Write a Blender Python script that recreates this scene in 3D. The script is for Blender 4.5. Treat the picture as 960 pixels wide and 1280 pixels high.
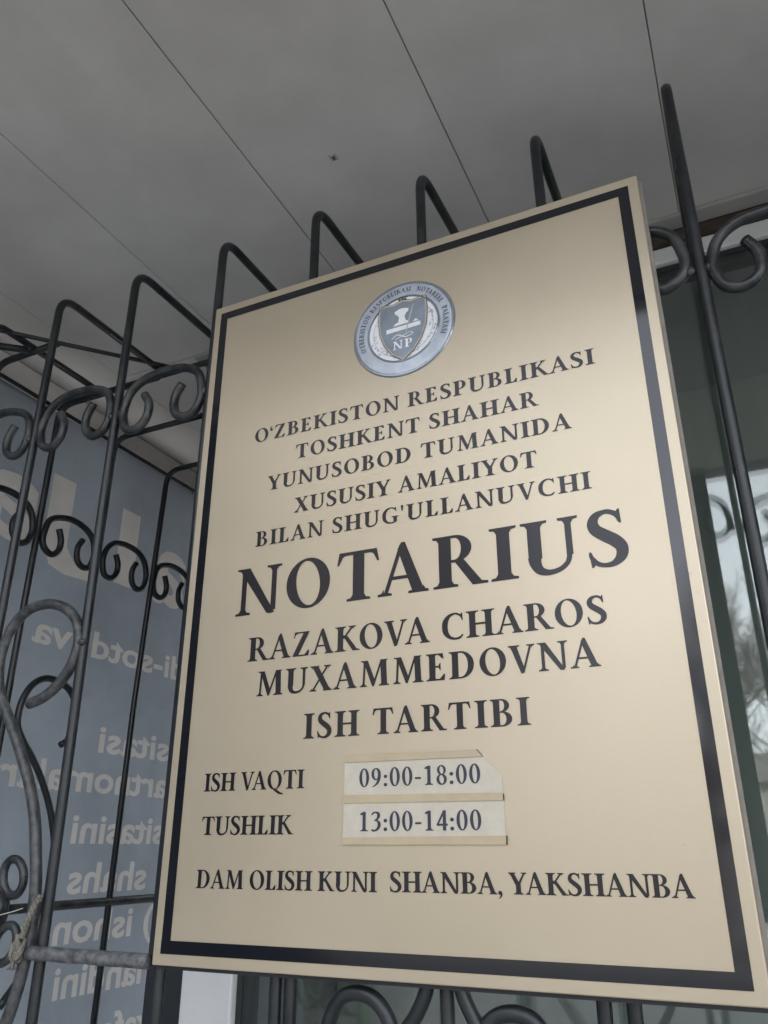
import bpy, bmesh, math, random
from mathutils import Vector, Matrix, Quaternion
from mathutils.geometry import delaunay_2d_cdt
random.seed(7)
R = math.radians
for o in list(bpy.data.objects): bpy.data.objects.remove(o)
sc = bpy.context.scene
COL = sc.collection
GZ = 1.5                     # camera height over the pavement; z values below are relative to the camera

# ------------------------------------------------------------------ camera
ex = Vector((0.906534823649847, -0.16493546147776525, -0.3885754843749891))
ey = Vector((0.42213029272727476, 0.35247147582332583, 0.8352064862612788))
ez = Vector((-0.0007933927943107173, -0.9211732476999335, 0.3891519218118172))
cd = bpy.data.cameras.new('camera'); cam = bpy.data.objects.new('camera', cd); COL.objects.link(cam)
right = Vector((ex[0], ey[0], ez[0])); down = Vector((ex[1], ey[1], ez[1])); fwd = Vector((ex[2], ey[2], ez[2]))
rot = Matrix((right, -down, -fwd)).transposed()
cam.matrix_world = Matrix.Translation((0, 0, GZ)) @ rot.to_4x4()
cd.sensor_fit = 'VERTICAL'; cd.sensor_height = 24; cd.lens = 993.64 / 1280 * 24
cd.clip_start = 0.02; cd.clip_end = 2000
sc.camera = cam

# ------------------------------------------------------------------ sky, sun, exposure
SUN_EL, SUN_AZ = R(48), R(12)            # high behind the building, veiled by cloud
w = bpy.data.worlds.new('World'); sc.world = w; w.use_nodes = True
nt = w.node_tree; bg = nt.nodes['Background']
sky = nt.nodes.new('ShaderNodeTexSky'); sky.sky_type = 'NISHITA'; sky.sun_disc = False
sky.sun_elevation = SUN_EL; sky.sun_rotation = SUN_AZ
sky.air_density = 1.0; sky.dust_density = 4.0; sky.ozone_density = 1.0
hs = nt.nodes.new('ShaderNodeHueSaturation'); hs.inputs['Saturation'].default_value = 0.22
nt.links.new(sky.outputs[0], hs.inputs['Color'])
tc = nt.nodes.new('ShaderNodeTexCoord'); nz = nt.nodes.new('ShaderNodeTexNoise')
nz.inputs['Scale'].default_value = 2.2; nz.inputs['Detail'].default_value = 5
mr = nt.nodes.new('ShaderNodeMapRange'); mr.inputs['From Min'].default_value = .3; mr.inputs['From Max'].default_value = .7
mr.inputs['To Min'].default_value = .85; mr.inputs['To Max'].default_value = 1.15
nt.links.new(tc.outputs['Generated'], nz.inputs['Vector']); nt.links.new(nz.outputs['Fac'], mr.inputs['Value'])
mx = nt.nodes.new('ShaderNodeVectorMath'); mx.operation = 'SCALE'
nt.links.new(hs.outputs[0], mx.inputs[0]); nt.links.new(mr.outputs[0], mx.inputs['Scale'])
nt.links.new(mx.outputs[0], bg.inputs['Color']); bg.inputs['Strength'].default_value = 0.15
sl = bpy.data.lights.new('sun', 'SUN'); sl.energy = 0.6; sl.angle = R(20); sl.color = (1, .97, .92)
so = bpy.data.objects.new('sun', sl); COL.objects.link(so)
d = Vector((math.sin(SUN_AZ) * math.cos(SUN_EL), math.cos(SUN_AZ) * math.cos(SUN_EL), math.sin(SUN_EL)))
so.rotation_euler = (-d).to_track_quat('-Z', 'Y').to_euler(); so.location = (0, 0, 12)
vs = sc.view_settings; vs.view_transform = 'Standard'; vs.look = 'None'; vs.gamma = 1; vs.use_curve_mapping = False
vs.exposure = 2.7

# ------------------------------------------------------------------ helpers
def tag(o, label=None, cat=None, group=None, kind=None):
    if label: o['label'] = label
    if cat: o['category'] = cat
    if group: o['group'] = group
    if kind: o['kind'] = kind
    return o
def empty(name, loc, label=None, cat=None, group=None, parent=None):
    o = bpy.data.objects.new(name, None); COL.objects.link(o); o.location = (loc[0], loc[1], loc[2] + GZ)
    o.empty_display_size = .05
    if parent: attach(o, parent)
    return tag(o, label, cat, group)
def attach(o, p):
    bpy.context.view_layer.update()
    o.parent = p; o.matrix_parent_inverse = p.matrix_world.inverted()
def obj(name, bm, mat, parent=None, smooth=False, angle=None):
    me = bpy.data.meshes.new(name)
    bm.normal_update(); bm.to_mesh(me); bm.free()
    for p in me.polygons: p.use_smooth = smooth
    if mat: me.materials.append(mat)
    o = bpy.data.objects.new(name, me); COL.objects.link(o)
    o.location = (0, 0, GZ)
    if angle is not None: me.set_sharp_from_angle(angle=angle)
    if parent: attach(o, parent)
    return o
def mesh_obj(name, verts, faces, mat, parent=None):
    bm = bmesh.new(); vs_ = [bm.verts.new(v) for v in verts]
    for f in faces:
        try: bm.faces.new([vs_[i] for i in f])
        except ValueError: pass
    return obj(name, bm, mat, parent)
def box(bm, x0, x1, y0, y1, z0, z1, bev=0):
    b = bmesh.new()
    vs_ = [b.verts.new((x, y, z)) for x in (x0, x1) for y in (y0, y1) for z in (z0, z1)]
    for f in ((0, 1, 3, 2), (4, 6, 7, 5), (0, 4, 5, 1), (2, 3, 7, 6), (0, 2, 6, 4), (1, 5, 7, 3)): b.faces.new([vs_[i] for i in f])
    bmesh.ops.recalc_face_normals(b, faces=b.faces)
    if bev: bmesh.ops.bevel(b, geom=list(b.edges), offset=bev, segments=2, affect='EDGES', profile=.5)
    me = bpy.data.meshes.new('tmp'); b.to_mesh(me); b.free(); bm.from_mesh(me); bpy.data.meshes.remove(me)
    return bm
def B(*a, **k): return box(bmesh.new(), *a, **k)
def crom(pts, n=8):
    P = [Vector(p) for p in pts]; out = []
    P = [P[0] * 2 - P[1]] + P + [P[-1] * 2 - P[-2]]
    for i in range(1, len(P) - 2):
        for k in range(n):
            t = k / n
            out.append(.5 * (2 * P[i] + (P[i + 1] - P[i - 1]) * t + (2 * P[i - 1] - 5 * P[i] + 4 * P[i + 1] - P[i + 2]) * t * t
                             + (3 * P[i] - P[i - 1] - 3 * P[i + 1] + P[i + 2]) * t ** 3))
    out.append(P[-2]); return out
def tube(bm, pts, r, seg=12, cap=True, wob=0):
    P = [Vector(p) for p in pts]; rings = []
    t0 = (P[1] - P[0]).normalized(); n = t0.orthogonal().normalized()
    for i, p in enumerate(P):
        t = (P[min(i + 1, len(P) - 1)] - P[max(i - 1, 0)]).normalized()
        n = (n - t * n.dot(t)).normalized(); b_ = t.cross(n)
        rr = r(i / (len(P) - 1)) if callable(r) else r
        rr *= 1 + wob * (random.random() - .5)
        rings.append([bm.verts.new(p + (n * math.cos(2 * math.pi * k / seg) + b_ * math.sin(2 * math.pi * k / seg)) * rr) for k in range(seg)])
    for a, c in zip(rings, rings[1:]):
        for k in range(seg): bm.faces.new((a[k], a[(k + 1) % seg], c[(k + 1) % seg], c[k]))
    if cap:
        bm.faces.new(rings[0][::-1]); bm.faces.new(rings[-1])
    return bm
def T(pts, r, **k): return tube(bmesh.new(), pts, r, **k)
def fillet(pts, rad, n=7):
    """polyline with rounded corners"""
    P = [Vector(p) for p in pts]; out = [P[0]]
    for a, b_, c in zip(P, P[1:], P[2:]):
        u = (a - b_).normalized(); v = (c - b_).normalized()
        s, e = b_ + u * rad, b_ + v * rad
        for k in range(n + 1):
            t = k / n; out.append(s * (1 - t) ** 2 + b_ * 2 * t * (1 - t) + e * t * t)
    out.append(P[-1]); return out
def sub(a, b_, n): return [Vector(a).lerp(Vector(b_), k / n) for k in range(n + 1)]
def copy_tree(o, parent=None):
    c = o.copy(); COL.objects.link(c)
    if parent: c.parent = parent
    for ch in o.children: copy_tree(ch, c)
    return c

# ------------------------------------------------------------------ materials
def mat(name, col, rough=.5, metal=0, spec=.5, var=0, vscale=8, bump=0, bscale=60, col2=None, thresh=None, rvar=0, stretch=None, trans=0):
    m = bpy.data.materials.new(name); m.use_nodes = True
    n = m.node_tree; p = n.nodes['Principled BSDF']
    p.inputs['Base Color'].default_value = (*col, 1); p.inputs['Roughness'].default_value = rough
    p.inputs['Metallic'].default_value = metal; p.inputs['Specular IOR Level'].default_value = spec
    t = n.nodes.new('ShaderNodeTexCoord'); src = t.outputs['Object']
    if stretch:
        mp = n.nodes.new('ShaderNodeMapping'); mp.inputs['Scale'].default_value = stretch
        n.links.new(src, mp.inputs['Vector']); src = mp.outputs[0]
    if var or col2:
        z = n.nodes.new('ShaderNodeTexNoise'); z.inputs['Scale'].default_value = vscale; z.inputs['Detail'].default_value = 6
        z.inputs['Roughness'].default_value = .62
        n.links.new(src, z.inputs['Vector'])
        r_ = n.nodes.new('ShaderNodeValToRGB')
        lo, hi = thresh or (.3, .7)
        c2 = col2 or tuple(min(1, c * (1 + var)) for c in col); c1 = col if col2 else tuple(c * (1 - var) for c in col)
        r_.color_ramp.elements[0].position = lo; r_.color_ramp.elements[0].color = (*c1, 1)
        r_.color_ramp.elements[1].position = hi; r_.color_ramp.elements[1].color = (*c2, 1)
        n.links.new(z.outputs['Fac'], r_.inputs[0]); n.links.new(r_.outputs[0], p.inputs['Base Color'])
        if rvar:
            q = n.nodes.new('ShaderNodeMapRange'); q.inputs['To Min'].default_value = rough - rvar; q.inputs['To Max'].default_value = rough + rvar
            q.inputs['From Min'].default_value = .3; q.inputs['From Max'].default_value = .7
            n.links.new(z.outputs['Fac'], q.inputs['Value']); n.links.new(q.outputs[0], p.inputs['Roughness'])
    if bump:
        z2 = n.nodes.new('ShaderNodeTexNoise'); z2.inputs['Scale'].default_value = bscale; z2.inputs['Detail'].default_value = 4
        n.links.new(src, z2.inputs['Vector'])
        bp = n.nodes.new('ShaderNodeBump'); bp.inputs['Strength'].default_value = bump; bp.inputs['Distance'].default_value = .004
        n.links.new(z2.outputs['Fac'], bp.inputs['Height']); n.links.new(bp.outputs[0], p.inputs['Normal'])
    if trans:
        tl = n.nodes.new('ShaderNodeBsdfTranslucent'); ms = n.nodes.new('ShaderNodeMixShader'); ms.inputs[0].default_value = trans
        out = n.nodes['Material Output']
        srcs = p.inputs['Base Color'].links
        if srcs: n.links.new(srcs[0].from_socket, tl.inputs['Color'])
        else: tl.inputs['Color'].default_value = (*col, 1)
        n.links.new(p.outputs[0], ms.inputs[1]); n.links.new(tl.outputs[0], ms.inputs[2]); n.links.new(ms.outputs[0], out.inputs['Surface'])
    return m
M = {}
M['soffit'] = mat('soffit_panel', (.56, .55, .525), .55, var=.17, vscale=2.6, bump=.12, bscale=9, rvar=.1)
M['beam'] = mat('beam_plaster', (.56, .55, .52), .85, var=.18, vscale=7, bump=.25, bscale=60)
M['trim'] = mat('pvc_trim', (.33, .325, .31), .5, var=.1, vscale=12)
M['cavity'] = mat('soffit_cavity', (.36, .27, .19), .9)
M['wood'] = mat('brown_wood', (.06, .045, .035), .7, var=.4, vscale=25)
M['iron'] = mat('painted_iron', (.008, .011, .014), .36, vscale=20, col2=(.032, .036, .038), thresh=(.45, .85), bump=.12, bscale=90, rvar=.12)
M['iron_worn'] = mat('worn_iron_paint', (.022, .025, .029), .42, vscale=85, col2=(.13, .13, .128), thresh=(.36, .86), bump=.2, bscale=110, rvar=.1)
M['iron_dusty'] = mat('dusty_iron_paint', (.012, .015, .018), .38, vscale=34, col2=(.085, .088, .088), thresh=(.44, .84), bump=.15, bscale=110, rvar=.12)
M['iron_bare'] = mat('rubbed_iron_rail', (.045, .048, .055), .45, vscale=95, col2=(.24, .24, .245), thresh=(.34, .82), bump=.3, bscale=120)
M['gold'] = mat('gold_composite', (.53, .458, .347), .34, metal=.5, rvar=.05, var=.03, vscale=4, bump=.02, bscale=240)
M['vinyl'] = mat('black_vinyl', (.010, .011, .016), .08, spec=.68)
M['ink'] = mat('letter_vinyl', (.014, .013, .018), .22, spec=.42)
M['edge'] = mat('sign_edge', (.22, .20, .175), .5, var=.2, vscale=40)
M['silver'] = mat('emblem_silver', (.52, .57, .65), .28, metal=.4, var=.2, vscale=30)
M['silver_rim'] = mat('emblem_rim', (.42, .46, .52), .2, metal=.85)
M['white_print'] = mat('white_print', (.80, .81, .84), .35, var=.05, vscale=60)
M['shield'] = mat('shield_print', (.30, .35, .42), .26, metal=.4, var=.25, vscale=22)
M['shield_rim'] = mat('shield_rim', (.17, .17, .15), .35, metal=.6, var=.3, vscale=60)
M['navy'] = mat('navy_print', (.04, .06, .11), .5, spec=.3)
M['leaf_grey'] = mat('grey_ornament', (.40, .43, .49), .4, var=.2, vscale=80)
M['paper'] = mat('paper_slip', (.52, .48, .40), .3, var=.08, vscale=60, bump=.15, bscale=30)
M['tape'] = mat('beige_tape', (.46, .375, .255), .3, var=.06, vscale=50)
M['slipink'] = mat('slip_ink', (.030, .035, .06), .4)
M['banner'] = mat('blue_banner_vinyl', (.13, .15, .173), .5, var=.2, vscale=3, trans=.6)
M['banner_print'] = mat('banner_letter_vinyl', (.245, .243, .235), .5, var=.12, vscale=6, trans=.6)
M['pvc'] = mat('white_window_frame', (.74, .75, .76), .35, var=.04, vscale=10)
M['gasket'] = mat('black_gasket', (.02, .025, .025), .6)
M['wall'] = mat('grey_plaster', (.30, .295, .285), .85, var=.12, vscale=5, bump=.3, bscale=70)
M['post'] = mat('dark_corner_post', (.018, .022, .028), .5, var=.3, vscale=10)
M['room'] = mat('pale_room_box', (.30, .315, .30), .9, var=.12, vscale=2, stretch=(6, 1, .4))
M['rope'] = mat('jute_rope', (.17, .16, .135), .9, var=.35, vscale=160, bump=.5, bscale=300)
M['wire'] = mat('thin_wire', (.45, .44, .40), .5)
M['pave'] = mat('pavement', (.21, .205, .20), .9, var=.18, vscale=1.6, bump=.3, bscale=25)
M['dark_strip'] = mat('dark_strip', (.055, .055, .058), .85, var=.2, vscale=2, bump=.3, bscale=60)
M['grass'] = mat('lawn_soil', (.075, .085, .055), .95, var=.4, vscale=3)
M['bark'] = mat('bark', (.085, .07, .058), .9, var=.3, vscale=9)
M['leaf'] = mat('conifer_foliage', (.030, .050, .026), .7, var=.45, vscale=2)
M['block'] = mat('apartment_render', (.16, .15, .14), .85, var=.12, vscale=.6)
M['block_glass'] = mat('apartment_window', (.03, .035, .04), .1)
M['cream'] = mat('house_render', (.20, .19, .175), .85, var=.1, vscale=1)
M['roof'] = mat('metal_roof', (.09, .08, .075), .6, var=.2, vscale=2)
M['bug'] = mat('dark_chitin', (.05, .043, .036), .6)
g = bpy.data.materials.new('window_glass'); g.use_nodes = True
gn = g.node_tree; gn.nodes.remove(gn.nodes['Principled BSDF'])
lw = gn.nodes.new('ShaderNodeLayerWeight'); lw.inputs['Blend'].default_value = .5
pw = gn.nodes.new('ShaderNodeMath'); pw.operation = 'POWER'; pw.inputs[1].default_value = 5
ma = gn.nodes.new('ShaderNodeMath'); ma.operation = 'MULTIPLY_ADD'; ma.inputs[1].default_value = .955; ma.inputs[2].default_value = .075
tr = gn.nodes.new('ShaderNodeBsdfTransparent'); tr.inputs['Color'].default_value = (.945, .968, .96, 1)
gl = gn.nodes.new('ShaderNodeBsdfGlossy'); gl.inputs['Roughness'].default_value = .028
gz_ = gn.nodes.new('ShaderNodeTexNoise'); gz_.inputs['Scale'].default_value = 2.5
gt = gn.nodes.new('ShaderNodeTexCoord'); gn.links.new(gt.outputs['Object'], gz_.inputs['Vector'])
gb = gn.nodes.new('ShaderNodeBump'); gb.inputs['Strength'].default_value = .06; gb.inputs['Distance'].default_value = .01
gn.links.new(gz_.outputs['Fac'], gb.inputs['Height']); gn.links.new(gb.outputs[0], gl.inputs['Normal'])
gm = gn.nodes.new('ShaderNodeMixShader')
gn.links.new(lw.outputs['Facing'], pw.inputs[0]); gn.links.new(pw.outputs[0], ma.inputs[0]); gn.links.new(ma.outputs[0], gm.inputs[0])
gn.links.new(tr.outputs[0], gm.inputs[1]); gn.links.new(gl.outputs[0], gm.inputs[2]); gn.links.new(gm.outputs[0], gn.nodes['Material Output'].inputs['Surface'])
M['glass'] = g

# ------------------------------------------------------------------ serif lettering (cap height = 1), drawn stroke by stroke and united
W, TH, SF = .222, .105, .054
def rect(x0, y0, x1, y1): return [(x0, y0), (x1, y0), (x1, y1), (x0, y1)]
def foot(x0, x1, y, up, l=.12, r=.12):
    s = 1 if up else -1; q = []
    e = SF
    q.append([(x0 - l, y), (x1 + r, y), (x1 + r * .96, y + s * e * .8), (x0 - l * .96, y + s * e * .8)])
    if l > 0: q.append([(x0 - l * .96, y + s * e * .8), (x0 + .01, y + s * e * .8), (x0 + .01, y + s * e * 1.35), (x0 - l * .35, y + s * e * 1.08)]); q.append([(x0 - l * .35, y + s * e * 1.0), (x0 + .01, y + s * e * 1.0), (x0 + .01, y + s * e * 2.6)])
    if r > 0: q.append([(x1 + r * .96, y + s * e * .8), (x1 - .01, y + s * e * .8), (x1 - .01, y + s * e * 1.35), (x1 + r * .35, y + s * e * 1.08)]); q.append([(x1 + r * .35, y + s * e * 1.0), (x1 - .01, y + s * e * 1.0), (x1 - .01, y + s * e * 2.6)])
    return q
def stem(x0, w_=W, y0=0, y1=1, b=(.12, .12), t=(.12, .12)):
    q = [rect(x0, y0, x0 + w_, y1)]
    if b: q += foot(x0, x0 + w_, y0, True, *b)
    if t: q += foot(x0, x0 + w_, y1, False, *t)
    return q
def diag(xa, ya, xb, yb, w_):
    """stroke whose horizontal width is w_, from (xa,ya) to (xb,yb), left edges given"""
    return [[(xa, ya), (xa + w_, ya), (xb + w_, yb), (xb, yb)]]
def ring(cx, cy, rx, ry, wl, wr, wt, a0=0, a1=360, n=40, tilt=-6):
    q = []; prev = None
    for k in range(n + 1):
        a = R(a0 + (a1 - a0) * k / n)
        c, s = math.cos(a), math.sin(a)
        ix = rx - (wr if c > 0 else wl); iy = ry - wt
        ta = R(tilt)
        o_ = (cx + rx * c, cy + ry * s)
        mid = ((wr - wl) * 0)
        ixx, iyy = ix * c, iy * s
        i_ = (cx + ixx * math.cos(ta) - iyy * math.sin(ta) * (rx / ry) * .9, cy + iyy * math.cos(ta) + ixx * math.sin(ta) * .25)
        if prev: q.append([prev[0], o_, i_, prev[1]])
        prev = (o_, i_)
    return q
def brush(pts, n=8):
    P = crom([(x, y, w_) for x, y, w_ in pts], n); q = []; prev = None
    for i, p in enumerate(P):
        a, b_ = P[max(i - 1, 0)], P[min(i + 1, len(P) - 1)]
        tx, ty = b_.x - a.x, b_.y - a.y; L = math.hypot(tx, ty) or 1
        nx, ny = -ty / L * p.z / 2, tx / L * p.z / 2
        cur = ((p.x + nx, p.y + ny), (p.x - nx, p.y - ny))
        if prev: q.append([prev[0], prev[1], cur[1], cur[0]])
        prev = cur
    return q
def arm(x0, x1, y, up, tip=.17, th=.06, slant=.03):
    """horizontal arm with a wedge terminal; up=+1 terminal points up"""
    s = up
    return [rect(x0, min(y, y + s * th), x1 - .02, max(y, y + s * th)),
            [(x1 - .17, y + s * th * .9), (x1 - .02, y), (x1, y), (x1 + slant, y + s * tip), (x1 - .025, y + s * tip)],
            [(x1 - .06, y), (x1, y), (x1 + .005, y + s * th), (x1 - .1, y + s * th)]]
def gI(): return stem(.13) , .455
def gH(): return stem(.12) + stem(.68) + [rect(.2, .46, .75, .535)], 1.0
def gN(): return stem(.13, TH, 0, 1, (.11, .11), None) + stem(.78, TH, .05, 1, None, (.11, .11)) + [[(.01, 1), (.29, 1), (.865, 0), (.78, -.02), (.70, 0), (.1, .93)], [(.01, 1), (.12, 1), (.12, .95), (.02, .96)]], .985
def gM(): return diag(.155, 0, .20, 1, .08) + foot(.155, .235, 0, True, .10, .10) + [[(.08, 1), (.36, 1), (.66, .16), (.56, 0), (.53, 0), (.215, .9)], [(.08, 1), (.2, 1), (.2, .95), (.09, .955)]] + diag(.525, 0, .855, 1, .075) + diag(.88, 0, .84, 1, W) + foot(.88, 1.075, 0, True, .10, .10) + [[(.84, 1), (1.12, 1), (1.11, .955), (.9, .95)]], 1.21
def gT(): return stem(.335, W, 0, 1, (.12, .12), None) + [rect(.06, .93, .80, 1), [(.06, 1), (.02, .74), (.055, .74), (.13, .90), (.2, .94)], [(.80, 1), (.845, .74), (.81, .74), (.735, .90), (.66, .94)]], .865
def gE(): return stem(.12, W, 0, 1, (.11, .05), (.11, .05)) + arm(.2, .66, 0, 1, .22) + arm(.2, .62, 1, -1, .2) + [rect(.25, .475, .5, .54), [(.50, .38), (.53, .38), (.53, .635), (.50, .635), (.455, .53), (.455, .485)]], .755
def gL(): return stem(.12, W, 0, 1, (.11, .05), (.11, .11)) + arm(.2, .64, 0, 1, .25), .71
def gD(): return stem(.12, W, 0, 1, (.11, 0), (.11, 0)) + [rect(.2, 0, .45, .06), rect(.2, .94, .45, 1)] + ring(.42, .5, .47, .5, .2, .21, .06, -90, 90, 26, 0), .97
def gP(): return stem(.12, W, 0, 1, (.11, .12), (.11, 0)) + [rect(.2, .94, .42, 1), rect(.25, .42, .42, .475)] + ring(.41, .71, .31, .29, .2, .195, .055, -100, 90, 24, 0), .775
def gB(): return stem(.12, W, 0, 1, (.11, 0), (.11, 0)) + [rect(.2, .945, .42, 1), rect(.25, .495, .44, .55), rect(.2, 0, .44, .055)] + ring(.40, .757, .285, .243, .2, .175, .052, -90, 90, 22, 0) + ring(.43, .272, .335, .272, .2, .2, .055, -90, 90, 22, 0), .825
def gR(): return stem(.12, W, 0, 1, (.11, .11), (.11, 0)) + [rect(.2, .945, .42, 1), rect(.25, .465, .42, .52)] + ring(.405, .735, .30, .265, .2, .185, .052, -90, 90, 22, 0) + [[(.40, .48), (.56, .51), (.86, .06), (.70, 0)], [(.70, 0), (.86, .062), (.965, .045), (.965, 0)]], .935
def gK(): return stem(.12, W, 0, 1, (.11, .11), (.11, .11)) + diag(.30, .5, .66, .97, .10) + foot(.66, .74, 1, False, .11, .11) + [[(.36, .58), (.48, .66), (.90, .06), (.73, 0)], [(.73, 0), (.90, .062), (1.0, .045), (1.0, 0)], [(.28, .46), (.42, .62), (.36, .66), (.28, .56)]], .955
def gA(): return diag(.09, .02, .395, .98, .075) + [[(.36, .9), (.43, 1.03), (.50, 1.03), (.845, .03), (.63, .03)], rect(.22, .30, .66, .365)] + foot(.09, .15, 0, True, .11, .10) + foot(.66, .835, 0, True, .11, .09), .925
def gV(): return [[(.09, .97), (.30, .97), (.52, .19), (.46, -.02), (.41, -.02)]] + diag(.44, .0, .72, .97, .075) + foot(.11, .29, 1, False, .10, .11) + foot(.74, .80, 1, False, .11, .10), .90
def gU(): return stem(.12, W, .3, 1, None, (.11, .11)) + stem(.73, TH, .3, 1, None, (.11, .11)) + brush([(.2175, .34, W), (.228, .22, .19), (.29, .09, .15), (.43, .03, .105), (.60, .06, .085), (.72, .15, .08), (.765, .25, .083), (.7725, .34, .085)]), .955
def gX(): return diag(.62, 0, .09, 1, W + .03) + diag(.10, .02, .69, .98, .085) + foot(.11, .19, 0, True, .10, .11) + foot(.66, .83, 0, True, .10, .09) + foot(.11, .29, 1, False, .09, .10) + foot(.69, .77, 1, False, .11, .09), .925
def gY(): return stem(.345, W, 0, .5, (.12, .12), None) + [[(.07, .97), (.275, .97), (.54, .45), (.345, .40)], [(.44, .5), (.54, .45), (.78, .97), (.70, .97)]] + foot(.09, .265, 1, False, .09, .09) + foot(.71, .77, 1, False, .11, .10), .87
def gZ(): return diag(.05, .03, .50, .97, .23) + arm(.1, .72, 0, 1, .23) + [rect(.12, .94, .73, 1), [(.12, 1), (.08, .76), (.115, .76), (.17, .9), (.28, .945)], rect(.05, 0, .3, .06)], .80
def gO(): return ring(.50, .5, .45, .52, .205, .205, .055, 0, 360, 56, 7), 1.0
def gQ(): return ring(.50, .5, .45, .52, .205, .205, .055, 0, 360, 56, 7) + brush([(.46, .02, .10), (.6, -.07, .14), (.82, -.2, .13), (1.06, -.27, .05)]), 1.02
def gC(): return brush([(.80, .73, .03), (.745, .86, .075), (.62, .955, .075), (.50, .975, .075), (.32, .90, .125), (.19, .72, .19), (.155, .5, .205), (.19, .27, .19), (.33, .09, .125), (.52, .025, .08), (.68, .05, .085), (.80, .16, .05)]) + [[(.80, .985), (.77, .985), (.715, .93), (.775, .70), (.81, .70)]], .875
def gG(): return brush([(.82, .75, .03), (.76, .87, .075), (.63, .955, .075), (.50, .975, .075), (.32, .90, .125), (.19, .72, .19), (.155, .5, .205), (.19, .27, .19), (.33, .09, .125), (.53, .022, .08), (.70, .04, .08), (.80, .09, .08)]) + [[(.82, .985), (.79, .985), (.735, .93), (.795, .72), (.83, .72)], rect(.68, .06, .87, .40)] + foot(.68, .87, .43, False, .11, .09), .975
def gS(): return brush([(.555, .77, .05), (.52, .89, .085), (.42, .965, .085), (.32, .975, .085), (.20, .92, .13), (.145, .80, .17), (.18, .67, .195), (.32, .545, .21), (.46, .43, .21), (.545, .30, .19), (.525, .15, .165), (.42, .045, .11), (.29, .02, .08), (.17, .06, .08), (.085, .17, .07), (.06, .27, .035)]) + [[(.57, 1.0), (.545, 1.0), (.49, .93), (.545, .74), (.58, .74)], [(.045, .28), (.08, .28), (.15, .07), (.10, .005), (.07, .0)]], .665
def g0(): return ring(.30, .49, .265, .5, .155, .155, .06, 0, 360, 48, 3), .6
def g1(): return stem(.23, .165, 0, .97, (.12, .12), None) + [[(.23, .97), (.395, .985), (.395, .8), (.3, .8), (.10, .83), (.09, .875)]], .6
def g3(): return brush([(.07, .80, .04), (.13, .90, .08), (.27, .945, .08), (.40, .89, .14), (.43, .76, .16), (.37, .63, .11), (.25, .545, .06), (.21, .535, .05)]) + brush([(.21, .535, .05), (.34, .52, .08), (.44, .42, .15), (.455, .27, .165), (.38, .12, .13), (.25, .035, .09), (.13, .035, .10), (.06, .09, .05)]), .6
def g4(): return [rect(.335, 0, .49, .98), rect(.03, .23, .57, .335), [(.03, .23), (.03, .30), (.36, .98), (.47, .98), (.13, .30)]], .6
def g8(): return ring(.30, .735, .22, .255, .125, .125, .06, 0, 360, 40, 8) + ring(.30, .26, .26, .28, .15, .15, .065, 0, 360, 40, 8), .6
def g9(): return ring(.29, .66, .25, .325, .15, .155, .065, 0, 360, 44, 4) + brush([(.465, .66, .15), (.45, .43, .15), (.36, .2, .12), (.22, .06, .07), (.07, .0, .03)]), .6
def dot(x, y, r_): return [(x + r_ * math.cos(a * math.pi / 6), y + r_ * math.sin(a * math.pi / 6)) for a in range(12)]
def gcolon(): return [dot(.14, .09, .095), dot(.14, .52, .095)], .28
def gminus(): return [rect(.05, .32, .36, .42)], .40
def gcomma(): return [dot(.13, .075, .095)] + brush([(.17, .08, .1), (.185, -.03, .085), (.12, -.15, .05), (.06, -.19, .02)]), .29
def gapos(): return [[(.05, 1.02), (.19, 1.02), (.155, .68), (.085, .68)]], .25
def gquote(): return [dot(.14, .73, .09)] + brush([(.10, .74, .09), (.085, .86, .08), (.14, .96, .05), (.2, 1.0, .02)]), .27
GL = dict(I=gI, H=gH, N=gN, M=gM, T=gT, E=gE, L=gL, D=gD, P=gP, B=gB, R=gR, K=gK, A=gA, V=gV, U=gU, X=gX, Y=gY, Z=gZ, O=gO, Q=gQ, C=gC, G=gG, S=gS)
GL.update({'0': g0, '1': g1, '3': g3, '4': g4, '8': g8, '9': g9, ':': gcolon, '-': gminus, ',': gcomma, "'": gapos, '`': gquote})
_cache = {}
def unite(polys):
    V, F = [], []
    for p in polys:
        a = sum(p[i][0] * p[(i + 1) % len(p)][1] - p[(i + 1) % len(p)][0] * p[i][1] for i in range(len(p)))
        if abs(a) < 1e-7: continue
        if a < 0: p = p[::-1]
        F.append(list(range(len(V), len(V) + len(p)))); V += [Vector(v) for v in p]
    v, e, f, ov, oe, of = delaunay_2d_cdt(V, [], F, 0, 1e-5, True)
    return [tuple(x) for x in v], [list(t) for t, o_ in zip(f, of) if o_]
def glyph(ch):
    if ch not in _cache:
        q, adv = GL[ch](); _cache[ch] = (*unite(q), adv)
    return _cache[ch]
KERN = {('A', 'V'): -.1, ('V', 'A'): -.12, ('A', 'T'): -.08, ('T', 'A'): -.1, ('L', 'T'): -.06, ('L', 'Y'): -.08, ('Y', 'A'): -.08, ('R', 'T'): -.03, ('O', 'V'): -.04, ('K', 'O'): -.04, ('P', 'A'): -.08, ('`', 'Z'): -.04, ('O', '`'): -.06, ('G', "'"): -.02}
def layout(text, space=.32):
    x = 0; out = []; prev = None
    for ch in text:
        if ch == ' ': x += space; prev = None; continue
        x += KERN.get((prev, ch), 0)
        out.append((ch, x)); x += glyph(ch)[2]; prev = ch
    return out, x
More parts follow.
